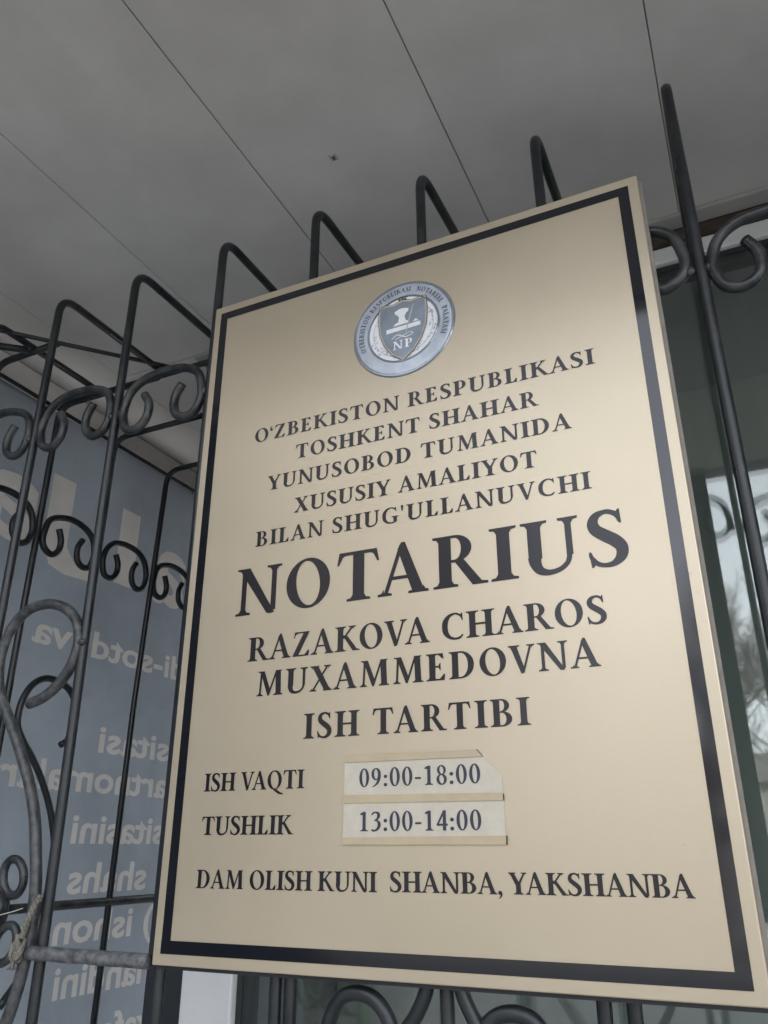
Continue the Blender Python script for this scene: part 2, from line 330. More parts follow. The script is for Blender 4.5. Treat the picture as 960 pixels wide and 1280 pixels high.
def text_mesh(bm, text, place, x0, x1, base, cap, squeeze=None):
    """place(u,v)->world; text fitted between x0 and x1"""
    lay, wd = layout(text); n = len(text) - 1
    sx = min(cap * (1.10 if cap > 24 else 1.15), (x1 - x0) / wd) if squeeze is None else squeeze
    track = ((x1 - x0) - wd * sx) / max(n, 1)
    k = 0; idx = 0
    for ch, gx in lay:
        while text[idx] == ' ': idx += 1
        v, f, a = glyph(ch)
        off = x0 + gx * sx + track * idx
        vv = [bm.verts.new(place(off + p[0] * sx, base + p[1] * cap)) for p in v]
        for t in f: bm.faces.new([vv[i] for i in t])
        idx += 1
    return bm

# ------------------------------------------------------------------ ground and outdoors behind the viewer (seen mirrored in the window and the plaque)
bm = bmesh.new(); s_ = [bm.verts.new(p) for p in ((-300, -300, -GZ), (300, -300, -GZ), (300, 300, -GZ), (-300, 300, -GZ))]; bm.faces.new(s_)
tag(obj('ground', bm, M['pave']), kind='structure')
bm = bmesh.new(); s_ = [bm.verts.new(p) for p in ((-30, -15, -GZ + .004), (12, -15, -GZ + .004), (12, -11, -GZ + .004), (-30, -11, -GZ + .004))]; bm.faces.new(s_)
tag(obj('lawn', bm, M['grass']), kind='structure')

bm = bmesh.new(); s_ = [bm.verts.new(p) for p in ((-120, -10.6, -GZ + .004), (120, -10.6, -GZ + .004), (120, -3.6, -GZ + .004), (-120, -3.6, -GZ + .004))]; bm.faces.new(s_)  # dark ground strip added to darken the reflection low in the plaque border
tag(obj('added_dark_strip', bm, M['dark_strip']), kind='structure')
bm = bmesh.new(); box(bm, -120, 120, -3.58, -3.45, -GZ - .05, -GZ + .10); box(bm, -120, 120, -10.75, -10.62, -GZ - .05, -GZ + .10)
tag(obj('kerb', bm, M['pave']), kind='structure')
def bare_tree(x, y, h, label, spread=1.0, seed=1):
    rnd = random.Random(seed)
    root = empty('bare_tree', (x, y, -GZ), label, 'tree', 'winter trees across the lawn')
    tb, cb = bmesh.new(), bmesh.new()
    top = Vector((x + .2, y, -GZ + h * .42))
    tube(tb, crom([(x, y, -GZ), (x + .1, y - .05, -GZ + h * .2), top], 5), lambda t: h * .022 * (1 - .35 * t), seg=9)
    def br(p, dr, L, r_, lv):
        pts = [p]; d_ = dr.copy()
        for k in range(4):
            d_ = (d_ + Vector((rnd.uniform(-.25, .25), rnd.uniform(-.25, .25), rnd.uniform(-.05, .22)))).normalized()
            pts.append(pts[-1] + d_ * L / 4)
        tube(cb, pts, lambda t: max(r_ * (1 - .6 * t), .006), seg=5 if lv < 2 else 3, cap=False)
        if lv >= 4: return
        for k in range(4 if lv < 1 else 5):
            q = pts[rnd.choice((1, 2, 3, 4))] if k else pts[-1]
            nd = (d_ + Vector((rnd.uniform(-1, 1) * spread, rnd.uniform(-1, 1) * spread, rnd.uniform(-.3, .6)))).normalized()
            br(q, nd, L * rnd.uniform(.5, .75), r_ * .45, lv + 1)
    for k in range(5):
        a = k * 1.26 + rnd.random()
        br(top - Vector((0, 0, h * .06 * (k % 3))), Vector((math.cos(a) * .7 * spread, math.sin(a) * .7 * spread, 1)).normalized(), h * .3, h * .011, 0)
    obj('trunk', tb, M['bark'], root, True); obj('crown', cb, M['bark'], root, True)
bare_tree(-1.4, -17, 7.5, 'bare winter tree with fine twigs straight across the lawn', 1.0, 3)
bare_tree(2.8, -20, 7.0, 'bare winter tree with a broad crown right of the lawn', 1.2, 11)
bare_tree(-5.5, -15, 8.2, 'tall bare winter tree in front of the grey apartment block', .9, 5)
bare_tree(1.0, -15.5, 6.2, 'small bare winter tree between the two broad ones', 1.1, 17)
bare_tree(5.4, -16, 6.8, 'bare winter tree at the right end of the lawn', 1.1, 23)
def conifer(x, y, h, r0, label, seed):
    rnd = random.Random(seed)
    root = empty('evergreen_tree', (x, y, -GZ), label, 'tree', 'evergreens by the left walk')
    obj('trunk', T(sub((x, y, -GZ), (x, y, -GZ + h * .95), 6), lambda t: .16 * (1 - .8 * t), seg=8), M['bark'], root, True)
    bm = bmesh.new()
    for k in range(5200):
        t = rnd.random() ** 1.4; a = rnd.random() * 6.283
        rad = r0 * (1 - t) ** .8 * math.sqrt(rnd.uniform(.15, 1)) * (1 + .28 * math.sin(a * 5 + t * 30))
        c = Vector((x + rad * math.cos(a), y + rad * math.sin(a), -GZ + h * (.08 + .92 * t) - rad * .18))
        s = rnd.uniform(.10, .26)
        u = Vector((rnd.gauss(0, 1), rnd.gauss(0, 1), rnd.gauss(0, .5))).normalized(); v = u.orthogonal().normalized()
        q = [bm.verts.new(c + u * s * i + v * s * .35 * j) for i, j in ((-1, 0), (0, -1), (1, 0), (0, 1))]; bm.faces.new(q)
    obj('crown', bm, M['leaf'], root)
conifer(-5.4, -4.6, 7.6, 1.9, 'dense evergreen by the left walk, nearest the porch', 21)
conifer(-8.2, -7.6, 8.4, 2.1, 'dense evergreen by the left walk, behind the nearest one', 22)

def block(name, x0, x1, y0, y1, h, rows, cols, wm, label, cat, roof=False):
    root = empty(name, ((x0 + x1) / 2, (y0 + y1) / 2, -GZ), label, cat)
    obj('wall', B(x0, x1, y0, y1, -GZ, -GZ + h), wm, root)
    n = 0
    dx = (x1 - x0) / cols; dz = h / rows
    for i in range(cols):
        for j in range(rows):
            cx = x0 + dx * (i + .5); cz = -GZ + dz * (j + .55)
            bm = bmesh.new()
            for a in ((-.75, -.65, -.6, .6), (.65, .75, -.6, .6), (-.65, .65, .5, .6), (-.65, .65, -.6, -.5)):
                box(bm, cx + a[0], cx + a[1], y1 - .02, y1 + .06, cz + a[2], cz + a[3])
            f = obj('window', bm, M['pvc'], root)
            obj('pane', B(cx - .65, cx + .65, y1 - .01, y1 + .025, cz - .5, cz + .5), M['block_glass'], f)
    if roof:
        bm = bmesh.new(); m_ = (y0 + y1) / 2; z = -GZ + h
        v = [bm.verts.new(p) for p in ((x0 - .3, y0 - .3, z), (x1 + .3, y0 - .3, z), (x1 + .3, y1 + .3, z), (x0 - .3, y1 + .3, z), (x0 - .3, m_, z + 1.3), (x1 + .3, m_, z + 1.3))]
        for f in ((0, 1, 5, 4), (2, 3, 4, 5), (1, 2, 5), (3, 0, 4), (3, 2, 1, 0)): bm.faces.new([v[i] for i in f])
        obj('roof', bm, M['roof'], root)
    else:
        obj('parapet', B(x0 - .1, x1 + .1, y0 - .1, y1 + .1, -GZ + h, -GZ + h + .35), wm, root)
block('apartment_block', -34, -9, -31, -20, 15, 5, 8, M['block'], 'grey five storey apartment block beyond the lawn', 'building')
block('low_house', -6, 6, -36, -29, 3.6, 1, 4, M['cream'], 'low cream house with a red metal roof beyond the bare trees', 'house', True)

# ------------------------------------------------------------------ the building: wall, window, canopy
YG = 1.20
CZ = .985
CY0, CY1 = .18, YG - .02
bld = empty('building', (.4, YG + 1.5, -GZ), 'office building corner with white framed window under a grey panelled canopy', 'building')
XC = -.990
bm = bmesh.new()
box(bm, .96 - .3 + .9, 5.0, YG + .02, YG + .32, -GZ, 6.5)              # pier right of the window
box(bm, -.908, 1.56, YG + .03, YG + .32, .99, 6.5)                      # wall over the window
box(bm, -.908, 1.56, YG + .03, YG + .32, -GZ, -.70)                     # wall under the window
box(bm, XC + .004, -.909, YG + .07, YG + 3.2, -GZ, 6.5)                 # return wall at the corner
obj('wall', bm, M['wall'], bld)
obj('corner_post', B(XC, -.9125, YG - .005, YG + .068, -GZ, CZ - .01, bev=.004), M['post'], bld)
obj('room_ceiling_box', B(-.80, 1.45, YG + .07, YG + .498, .955, .985), M['room'], bld)  # box added inside to cover the brown slab seen through the glass
obj('room_box', B(-.9, 5, YG + .5, YG + 3.5, -GZ + .01, 2.2), M['room'], bld)  # closed room box, coloured pale to brighten what shows through the panes
win = obj('window', (lambda b: (box(b, -.911, -.814, YG - .012, YG + .06, -.70, .957, bev=.004),
      box(b, 1.46, 1.556, YG - .012, YG + .06, -.70, .957, bev=.004),
      box(b, -.8135, 1.4595, YG - .008, YG + .06, .925, .957, bev=.003),
      box(b, -.8135, 1.4595, YG - .008, YG + .06, -.70, -.63, bev=.004), b)[-1])(bmesh.new()), M['pvc'], bld)
bm = bmesh.new()
for a in ((-.813, -.803, -.63, .9245), (1.449, 1.459, -.63, .9245), (-.803, 1.449, .914, .9245), (-.803, 1.449, -.63, -.62)):
    box(bm, a[0], a[1], YG + .002, YG + .05, a[2], a[3])
obj('gasket', bm, M['gasket'], win)
for dy in (.004, .022):
    obj('pane', B(-.802, 1.448, YG + dy, YG + dy + .004, -.62, .913), M['glass'], win)
obj('sill', B(-.95, 1.6, YG - .10, YG + .03, -.73, -.702, bev=.005), M['pvc'], bld)
obj('beam', B(-1.62, -1.345, CY0 + .02, 3.1, .880, CZ - .001, bev=.006), M['beam'], bld)
obj('lintel_strip', B(-.911, 1.60, YG - .016, YG + .028, .959, .984), M['wood'], bld)

can = empty('canopy', (0, .7, CZ), parent=bld)
CY0, CY1 = .18, YG - .02
obj('slab', B(-2.70, 3.6, CY0 + .01, 3.2, CZ + .0048, CZ + .16), M['cavity'], can)  # unseen left end lengthened to darken the ceiling above the banner
obj('fascia', B(-2.72, 3.62, CY0 - .035, CY0 + .008, CZ - .012, CZ + .19, bev=.004), M['trim'], can)
obj('fascia', B(-2.725, -2.702, CY0 + .012, 3.2, CZ - .012, CZ + .19, bev=.004), M['trim'], can)
seams = [-.889 - .303 * 6, -.889 - .303 * 5, -.889 - .303 * 4, -.889 - .303 * 3, -.889 - .303 * 2, -.889 - .303, -.889, -.583, -.284, .013] + [.013 + .3 * k for k in range(1, 12)]
for a, b_ in zip(seams, seams[1:]):
    dz = random.uniform(-.0008, .0008)
    y1 = 3.15 if b_ < -.98 else (YG - .05)
    if a < -.98 < b_:                                   # corner panel runs on beside the building
        obj('ceiling_panel', B(a + .0007, b_ - .0007, CY0 + .012, YG - .05, CZ + dz, CZ + .0030 + dz, bev=.0012), M['soffit'], can)
        obj('ceiling_panel', B(a + .0007, XC - .003, YG - .048, 3.15, CZ + dz, CZ + .0030 + dz, bev=.0012), M['soffit'], can)
    else:
        obj('ceiling_panel', B(a + .0007, b_ - .0007, CY0 + .012, y1, CZ + dz, CZ + .0030 + dz, bev=.0012), M['soffit'], can)
obj('edge_trim', (lambda b: (box(b, XC, 3.3, YG - .053, YG - .018, CZ - .007, CZ + .0042, bev=.003), box(b, XC, 3.3, YG - .022, YG + .02, CZ + .0015, CZ + .0044), b)[-1])(bmesh.new()), M['trim'], can)

# ------------------------------------------------------------------ front grille
FY = .788
RB = .0066
grille = empty('window_grille', (-.15, FY, -GZ + .2), 'dark iron scrollwork window grille behind the gold plaque', 'grille')
BX = [-1.323, -1.154, -.986, -.8155, -.6425, -.4765, -.310, -.146, .0195] + [.0195 + .166 * k for k in range(1, 8)]
def jit(): return random.uniform(-.0015, .0015)
for x in BX:
    tz = .882 + random.uniform(-.005, .005) + (.007 if x > 0 else 0)
    lean = .010 if x < 0 else .004
    p = fillet([(x + lean, FY, -1.05), (x + lean * .8 + jit(), FY, -.1), (x + jit(), FY, .45), (x + jit(), FY, tz), (x + jit() * 2, FY + (.262 if x < -.2 else .40), tz + .002)], .036)
    obj('bar', T(p, RB, seg=14), M['iron'], grille, True)
obj('rail', T(sub((BX[0], FY + .265, .878), (-.45, FY + .265, .878), 8), RB * .9), M['iron'], grille, True)
obj('rail', T(sub((BX[0], FY + .003, -1.0), (BX[-1], FY + .003, -1.0), 8), RB), M['iron'], grille, True)
half = [(-.033, .629), (-.023, .608), (-.0255, .584), (-.041, .571), (-.059, .576), (-.0675, .592), (-.0685, .612), (-.060, .638), (-.037, .655), (0, .661)]
prof = half + [(-u, z) for u, z in half[-2::-1]]
def scroll(u0, plane, dz, parent, m_, name='scroll', wid=1):
    pts = crom([(u * wid * (1 + jit() * 6), z + dz + jit(), 0) for u, z in prof], 5)
    P = [plane(u0 + p.x, p.y) for p in pts]
    bm = T(P, .0066, seg=12)
    return obj(name, bm, m_, parent, True)
front = lambda u, z: (u, FY - .001, z)
for a, b_ in zip(BX, BX[1:]):
    scroll((a + b_) / 2, front, random.uniform(-.003, .003) + (.012 if a < -.95 else (.004 if a < -.1 else -.016)), grille, M['iron_dusty'], wid=(b_ - a) / .1642)
    for xx in (a + .009, b_ - .009):
        pass
# weld beads at the scroll joints
for x in BX[1:-1]:
    bm = bmesh.new()
    for s in (-1, 1):
        bmesh.ops.create_uvsphere(bm, u_segments=10, v_segments=8, radius=.0052, matrix=Matrix.Translation((x + s * .0095, FY - .003, .604 + (-.016 if x > -.1 else .002))) @ Matrix.Diagonal((1.1, .8, 1.3, 1)))
    obj('weld', bm, M['iron_dusty'], grille, True)
def curve(name, pts, plane, r_, m_, parent, n=6):
    return obj(name, T([plane(p.x, p.y) for p in crom([(a, b_, 0) for a, b_ in pts], n)], r_, seg=12), m_, parent, True)
Sp = [(-.893, .179), (-.868, .186), (-.843, .203), (-.825, .228), (-.8195, .258), (-.829, .286), (-.853, .307), (-.889, .318), (-.928, .312), (-.955, .285), (-.963, .245), (-.955, .205), (-.938, .178), (-.915, .148), (-.890, .112), (-.866, .073), (-.849, .035), (-.838, -.004), (-.829, -.045), (-.8265, -.088), (-.831, -.138), (-.842, -.182), (-.862, -.23), (-.885, -.27), (-.92, -.29), (-.95, -.275), (-.957, -.24), (-.94, -.215)]
SFR = lambda u, z: (u, FY - .004, z)
curve('scroll', Sp, SFR, .0072, M['iron_worn'], grille)
cxS = -.9625 + .0685
curve('scroll', [(2 * -.9625 - a + .1642 - .1642, z) for a, z in Sp], SFR, .0072, M['iron_dusty'], grille) if False else None
# welded joint of the big scroll
bm = bmesh.new(); bmesh.ops.create_uvsphere(bm, u_segments=10, v_segments=8, radius=.005, matrix=Matrix.Translation((-.811, FY - .007, .255)) @ Matrix.Diagonal((1.4, .9, .9, 1)))
obj('weld', bm, M['iron_worn'], grille, True)
obj('rail', T([(x, FY - .012 + jit() * .4, -.112 + jit() * .4) for x in [-.815 + .0175 * k for k in range(11)]], .0077, seg=14), M['iron_bare'], grille, True)
# rosette
RC = Vector((-.897, FY - .006, -.069))
bm = bmesh.new()
prof_b = [(0.0, -.020), (.009, -.0188), (.018, -.0145), (.024, -.008), (.027, 0), (.026, .006), (.02, .009)]
ringv = []
for r_, yy in prof_b:
    ringv.append([bm.verts.new((RC.x + r_ * math.cos(a * math.pi / 16), RC.y + yy, RC.z + r_ * math.sin(a * math.pi / 16) * 1.15)) for a in range(32)] if r_ else [bm.verts.new((RC.x, RC.y + yy, RC.z))])
for a, c in zip(ringv, ringv[1:]):
    for k in range(32):
        bm.faces.new((a[0], c[k], c[(k + 1) % 32]) if len(a) == 1 else (a[k], c[k], c[(k + 1) % 32], a[(k + 1) % 32]))
bm.faces.new(ringv[-1])
ros = obj('rosette', bm, M['iron_dusty'], grille, True)
for du, dz in ((.026, .036), (.030, -.037), (-.026, .036), (-.03, -.037)):
    pts = [(RC.x + du + .0175 * math.cos(a * math.pi / 14) - .004 * math.sin(a * math.pi / 14) * (1 if dz > 0 else -1), RC.y + .004, RC.z + dz + .0205 * math.sin(a * math.pi / 14)) for a in range(29)]
    obj('petal_ring', T(pts, .0052, seg=10, cap=False), M['iron_dusty'], ros, True)
# lower ornaments under the plaque
for cx, tz in ((-.392, -.1275), (-.240, -.134)):
    s = 1 if cx < -.3 else -1
    pts = [(-.012 * s, -.205), (.018 * s, -.195), (.035 * s, -.172), (.033 * s, -.147), (.019 * s, -.129), (0, -.1235), (-.019 * s, -.129), (-.031 * s, -.148), (-.036 * s, -.175), (-.030 * s, -.215), (-.006 * s, -.26), (.03 * s, -.31), (.06 * s, -.36)]
    curve('scroll', [(cx + u, z + tz + .1235) for u, z in pts], SFR, .0072, M['iron'], grille)
for s in (-1, 1):
    pts = [(.010, .10), (.011, 0), (.0135, -.08), (.016, -.115), (.027, -.14), (.045, -.165), (.05, -.20), (.04, -.225)]
    curve('scroll', [(-.3045 + s * u, z) for u, z in pts], SFR, .0068, M['iron'], grille)
for x in (-.4855, -.161):
    obj('bar', T(sub((x, FY - .002, -1.0), (x, FY - .002, .28), 6), RB), M['iron'], grille, True)

# ------------------------------------------------------------------ side grille (left end of the porch)
SX = -1.262
side = empty('window_grille', (SX, 1.3, -GZ + .2), 'dark iron scrollwork side grille in front of the blue banner', 'grille')
SY = [.889 + .1685 * k for k in range(6)]
for y in SY:
    tz = .880 + random.uniform(-.004, .004)
    p = fillet([(SX + jit(), y - (.014 if y > 1.3 else 0), -1.05), (SX + jit(), y, .3), (SX, y + (.02 if y > 1.3 else 0), tz), (-1.098 if y < 1 else -.997, y + (.02 if y > 1.3 else 0), tz + .002)], .04)
    obj('bar', T(p, RB, seg=12), M['iron'], side, True)
sidep = lambda u, z: (SX + .001, u, z)
for a, b_ in zip(SY, SY[1:]):
    scroll((a + b_) / 2, sidep, -.020 + jit(), side, M['iron'], wid=1.02)
obj('rail', T(sub((SX, .74, -.10), (SX, 1.9, -.10), 4), .0085), M['iron_dusty'], side, True)
obj('rail', T(sub((SX, .74, -1.0), (SX, 1.9, -1.0), 4), RB), M['iron'], side, True)
obj('brace', T(sub((SX + .0, .772, .872), (-1.150, .868, .872), 3), RB * 1.05), M['iron'], side, True)
obj('brace', T(sub((-1.255, .715, .887), (-.95, 1.055, .887), 3), .0042), M['iron'], side, True)
Dp = [(1.197, .187), (1.212, .197), (1.222, .225), (1.221, .262), (1.206, .288), (1.175, .304), (1.135, .306), (1.105, .288), (1.088, .255), (1.086, .215), (1.105, .185), (1.132, .158), (1.162, .122), (1.188, .082), (1.206, .045), (1.22, 0), (1.222, -.05), (1.212, -.12), (1.19, -.2), (1.15, -.25)]
curve('scroll', Dp, lambda u, z: (SX + .004, u, z), .0066, M['iron'], side)
curve('scroll', [(2 * 1.0575 - a, z) for a, z in Dp], lambda u, z: (SX + .004, u, z), .0066, M['iron'], side)

# ------------------------------------------------------------------ banner seen from its back: mirrored lettering
BXX = -1.300
ban = empty('banner', (BXX, 1.2, -GZ + .3), 'blue grey vinyl banner with mirrored pale lettering at the left end of the porch', 'banner')
obj('hem_rod', T(sub((BXX, .15, .895), (BXX, 2.45, .895), 4), .0045), M['iron'], ban, True)
BTEXT = []                                            # (polygons in the banner's own plane, one list per line of print)
def mirrored(text, y_end, zb, xh, y_start=None):
    """text runs from the far end (y_start) towards the viewer (y_end), so that it reads mirrored from the porch"""
    cu = bpy.data.curves.new('t', 'FONT'); cu.body = text; cu.size = 1; cu.offset = .022; cu.resolution_u = 3
    o = bpy.data.objects.new('t', cu); COL.objects.link(o); bpy.context.view_layer.update()
    me = bpy.data.meshes.new_from_object(o.evaluated_get(bpy.context.evaluated_depsgraph_get()))
    bpy.data.objects.remove(o); bpy.data.curves.remove(cu)
    xs = [v.co.x for v in me.vertices]; wdt = max(xs) - min(xs); x_0 = min(xs)
    k = xh / .53                                        # x-height of the built-in face
    ky = (y_start - y_end) / wdt if y_start else k * .92
    y_s = y_start if y_start else y_end + wdt * ky
    BTEXT.append([[(y_s - (me.vertices[i].co.x - x_0) * ky, zb + me.vertices[i].co.y * k) for i in p.vertices] for p in me.polygons])
    bpy.data.meshes.remove(me)
mirrored('oldi-sotdi va', 1.128, .386, .042, 1.70)
mirrored('vositasi', 1.347, .191, .042, 1.70)
mirrored('shartnomalari', 1.09, .109, .042, 1.675)
mirrored('vositasini', 1.305, .010, .042, 1.70)
mirrored('shahs', 1.315, -.083, .042, 1.545)
mirrored(') ishonch', 1.20, -.172, .042, 1.585)
mirrored('xonandini', 1.318, -.266, .042, 1.70)
mirrored('kafolat', 1.36, -.365, .042, 1.60)
mirrored('a', 1.445, .565, .150, 1.575)
mirrored('a', .93, .575, .150, 1.085)
BTEXT.append([[(1.323, .75), (1.385, .75), (1.385, .565), (1.323, .565)]])
BTEXT.append([[(1.112, .752), (1.175, .752), (1.175, .60), (1.112, .60)], [(1.112, .60), (1.175, .60), (1.20, .575), (1.18, .54), (1.135, .55)], [(1.20, .575), (1.265, .572), (1.265, .545), (1.18, .54)]])
V, F, own = [], [], []
BY0, BY1, BZ0, BZ1 = .15, 2.45, -1.15, .892
for i in range(61):
    for j in range(41): V.append(Vector((BY0 + (BY1 - BY0) * i / 60 + (random.uniform(-.004, .004) if 0 < i < 60 else 0), BZ0 + (BZ1 - BZ0) * j / 40 + (random.uniform(-.004, .004) if 0 < j < 40 else 0))))
for li, polys in enumerate(BTEXT):
    for p in polys:
        a = sum(p[i][0] * p[(i + 1) % len(p)][1] - p[(i + 1) % len(p)][0] * p[i][1] for i in range(len(p)))
        if abs(a) < 1e-9: continue
        if a < 0: p = p[::-1]
        F.append(list(range(len(V), len(V) + len(p)))); own.append(li); V += [Vector(q) for q in p]
v2, e2, f2, ov, oe, of = delaunay_2d_cdt(V, [], F, 0, 1e-6, True)
def sheet_pt(q):
    y, z = q; return (BXX - .006 + .002 * math.sin(y * 9 + z * 3) + .0015 * math.sin(z * 11 - y * 4), y, z)
groups = {}
for t, o_ in zip(f2, of): groups.setdefault(own[o_[0]] if o_ else -1, []).append(t)
for gi, tris in sorted(groups.items()):
    bm = bmesh.new(); mp = {}
    for t in tris:
        try: bm.faces.new([mp.setdefault(i, None) or mp.__setitem__(i, bm.verts.new(sheet_pt(v2[i]))) or mp[i] for i in t])
        except ValueError: pass
    obj('sheet' if gi < 0 else 'lettering', bm, M['banner'] if gi < 0 else M['banner_print'], ban, True)

# ------------------------------------------------------------------ the plaque
S0 = .7677
def SG(off): return lambda u, v: (-.629 + u / 1000, S0 - off, -.114 + v / 1000)
sign = empty('notary_plaque', (-.329, S0 + .006, -.114), 'large gold notary plaque with black border, lettering and silver emblem', 'sign')
obj('panel', B(-.629, -.029, S0, S0 + .008, -.114, .730, bev=.0012), M['gold'], sign)
bm = bmesh.new()
box(bm, -.630, -.0250, S0 + .0095, S0 + .016, -.1185, -.095)
box(bm, -.622, -.036, S0 + .0095, S0 + .016, .700, .722)
box(bm, -.6315, -.60, S0 + .0095, S0 + .016, -.0945, .6995)
obj('backing_frame', bm, M['post'], sign)
obj('backing_frame', B(-.055, -.0252, S0 + .0082, S0 + .018, -.0945, .728), M['edge'], sign)
def strips(): 
    bm = bmesh.new()
    for (a, b_, c, d_), off in (((10.8, 588.8, 820, 832), .0004), ((10.2, 588.6, 11, 23.6), .0004), ((10.4, 22.2, 23.2, 820.6), .0003), ((576.4, 588.7, 22.5, 820.6), .0003)):
        p = SG(off); v = [bm.verts.new(p(*q)) for q in ((a, c), (b_, c), (b_, d_), (a, d_))]; bm.faces.new(v)
    return bm
obj('border', strips(), M['vinyl'], sign)
def line(text, x0, x1, base, cap, off=.0004, m_='ink', parent=None, squeeze=None):
    return obj('lettering', text_mesh(bmesh.new(), text, SG(off), x0, x1, base, cap, squeeze), M[m_], parent or sign)
line('O`ZBEKISTON RESPUBLIKASI', 84, 527, 603, 19.6)
line('TOSHKENT SHAHAR', 148, 461, 566.5, 19.6)
line('YUNUSOBOD TUMANIDA', 109, 495, 530, 19.6)
line('XUSUSIY AMALIYOT', 150, 455, 492.3, 19.6)
line("BILAN SHUG'ULLANUVCHI", 96.5, 508.5, 456, 19.6)
line('NOTARIUS', 73, 539, 370, 59)
line('RAZAKOVA CHAROS', 96, 510, 313.5, 28)
line('MUXAMMEDOVNA', 110, 499, 272.5, 28)
line('ISH TARTIBI', 175, 427, 222.5, 26.5)
line('ISH VAQTI', 49, 178.5, 172, 19)
line('TUSHLIK', 50, 166.5, 127, 18.8)
line('DAM OLISH KUNI', 49, 264, 74.4, 18)
line('SHANBA,', 277, 391, 75, 18)
line('YAKSHANBA', 396, 555, 75.3, 18)
# hours: taped paper slips
def poly3(pts, off, th, m_, name, parent):
    bm = bmesh.new(); p0, p1 = SG(off), SG(off - th)
    a = [bm.verts.new(p0(*q)) for q in pts]; b_ = [bm.verts.new(p1(*q)) for q in pts]
    bm.faces.new(a[::-1]); n = len(a)
    for k in range(n): bm.faces.new((a[k], a[(k + 1) % n], b_[(k + 1) % n], b_[k]))
    bmesh.ops.recalc_face_normals(bm, faces=bm.faces)
    return obj(name, bm, M[m_], parent)
s1 = poly3([(226.9, 158), (395.5, 157.5), (395.8, 177.3), (376.5, 196), (371, 199), (227.0, 199.5)], .0009, .0007, 'paper', 'paper_slip', sign)
s2 = poly3([(226.4, 119), (396.4, 119.5), (395.6, 157.1), (226.4, 157.5)], .0009, .0007, 'paper', 'paper_slip', sign)
line('09:00-18:00', 243.5, 375, 171, 18.4, .0013, 'slipink', s1)
line('13:00-14:00', 243.5, 374, 129.2, 18.5, .0013, 'slipink', s2)
for pts in ([(226.6, 202.9), (371, 202.4), (377.4, 195.4), (227, 195.8)], [(226.2, 163.9), (395.5, 161.9), (395.8, 155.0), (226.4, 156.0)], [(226.2, 123.6), (396.6, 124.3), (396.2, 116.6), (225.7, 117.0)]):
    poly3(pts, .0019, .0009, 'tape', 'tape', sign)
bm = bmesh.new()
for pts in ([(395.6, 160.8), (396.6, 161.0), (396.9, 155.2), (395.9, 155.0)], [(396.5, 124.3), (397.8, 124.3), (397.4, 116.4), (396.2, 116.4)], [(371.2, 202.5), (372.2, 202.5), (378.2, 195.4), (377.2, 195.4)]):
    v = [bm.verts.new(SG(.0016)(*q)) for q in pts]; bm.faces.new(v)
obj('tape_edge', bm, M['bug'], sign)
# paint chips and specks on the plaque
bm = bmesh.new()
for u, v_, r_ in ((551, 116, 1.3), (590, 352, .9), (594, 333, .8), (574, 345, .7), (533, 585, .5)):
    c = [bm.verts.new(SG(.0005)(u + r_ * math.cos(a * 1.2566) * random.uniform(.6, 1.3), v_ + r_ * math.sin(a * 1.2566) * random.uniform(.6, 1.3))) for a in range(5)]
    bm.faces.new(c)
obj('paint_chip', bm, M['leaf_grey'], sign)

# emblem
EC = (299, 718.5)
emb = empty('emblem', (-.629 + .299, S0, -.114 + .7185), parent=sign)
def annulus(r0, r1, off, h, name, m_, n=72, dome=0):
    bm = bmesh.new(); rs = []
    if r0 > 0: prof_ = [(r0, off), (r0 + .6, off + h), (r1 - 1.2, off + h), (r1, off)]
    else: prof_ = [(.01, off + h), (r1 * .5, off + h), (r1, off + h)]
    for r_, o_ in prof_:
        rs.append([bm.verts.new(SG(o_)(EC[0] + r_ * math.cos(2 * math.pi * k / n), EC[1] + r_ * math.sin(2 * math.pi * k / n))) for k in range(n)])
    for a, c in zip(rs, rs[1:]):
        for k in range(n): bm.faces.new((a[k], c[k], c[(k + 1) % n], a[(k + 1) % n]))
    return obj(name, bm, M[m_], emb)
annulus(66.5, 70, .0004, .0016, 'rim', 'silver_rim')
annulus(49.5, 66.4, .0004, .0010, 'ring_band', 'silver')
annulus(46.6, 49.6, .0006, .0016, 'rim', 'silver_rim')
annulus(0, 47.2, .0003, .0004, 'wreath_field', 'white_print')
# ring lettering
bm = bmesh.new()
txt = 'O`ZBEKISTON RESPUBLIKASI  NOTARIAL  PALATASI'
lay, wd = layout(txt, .55)
A0, A1, RT, CAP = 203, -25, 54.8, 7.0
for ch, gx in lay:
    v, f, adv = glyph(ch)
    am = R(A0 + (A1 - A0) * (gx + adv / 2) / wd)
    ux, uy = math.sin(am), -math.cos(am); rx_, ry_ = math.cos(am), math.sin(am)
    sxx = CAP * .86
    vv = []
    for p in v:
        a, b_ = (p[0] - adv / 2) * sxx, p[1] * CAP
        vv.append(bm.verts.new(SG(.0017)(EC[0] + rx_ * (RT + b_) + ux * a, EC[1] + ry_ * (RT + b_) + uy * a)))
    for t in f: bm.faces.new([vv[i] for i in t])
obj('lettering', bm, M['navy'], emb)
def flat(polys, off, name, m_, parent):
    v, f = unite(polys); bm = bmesh.new()
    vv = [bm.verts.new(SG(off)(*p)) for p in v]
    for t in f: bm.faces.new([vv[i] for i in t])
    return obj(name, bm, M[m_], parent)
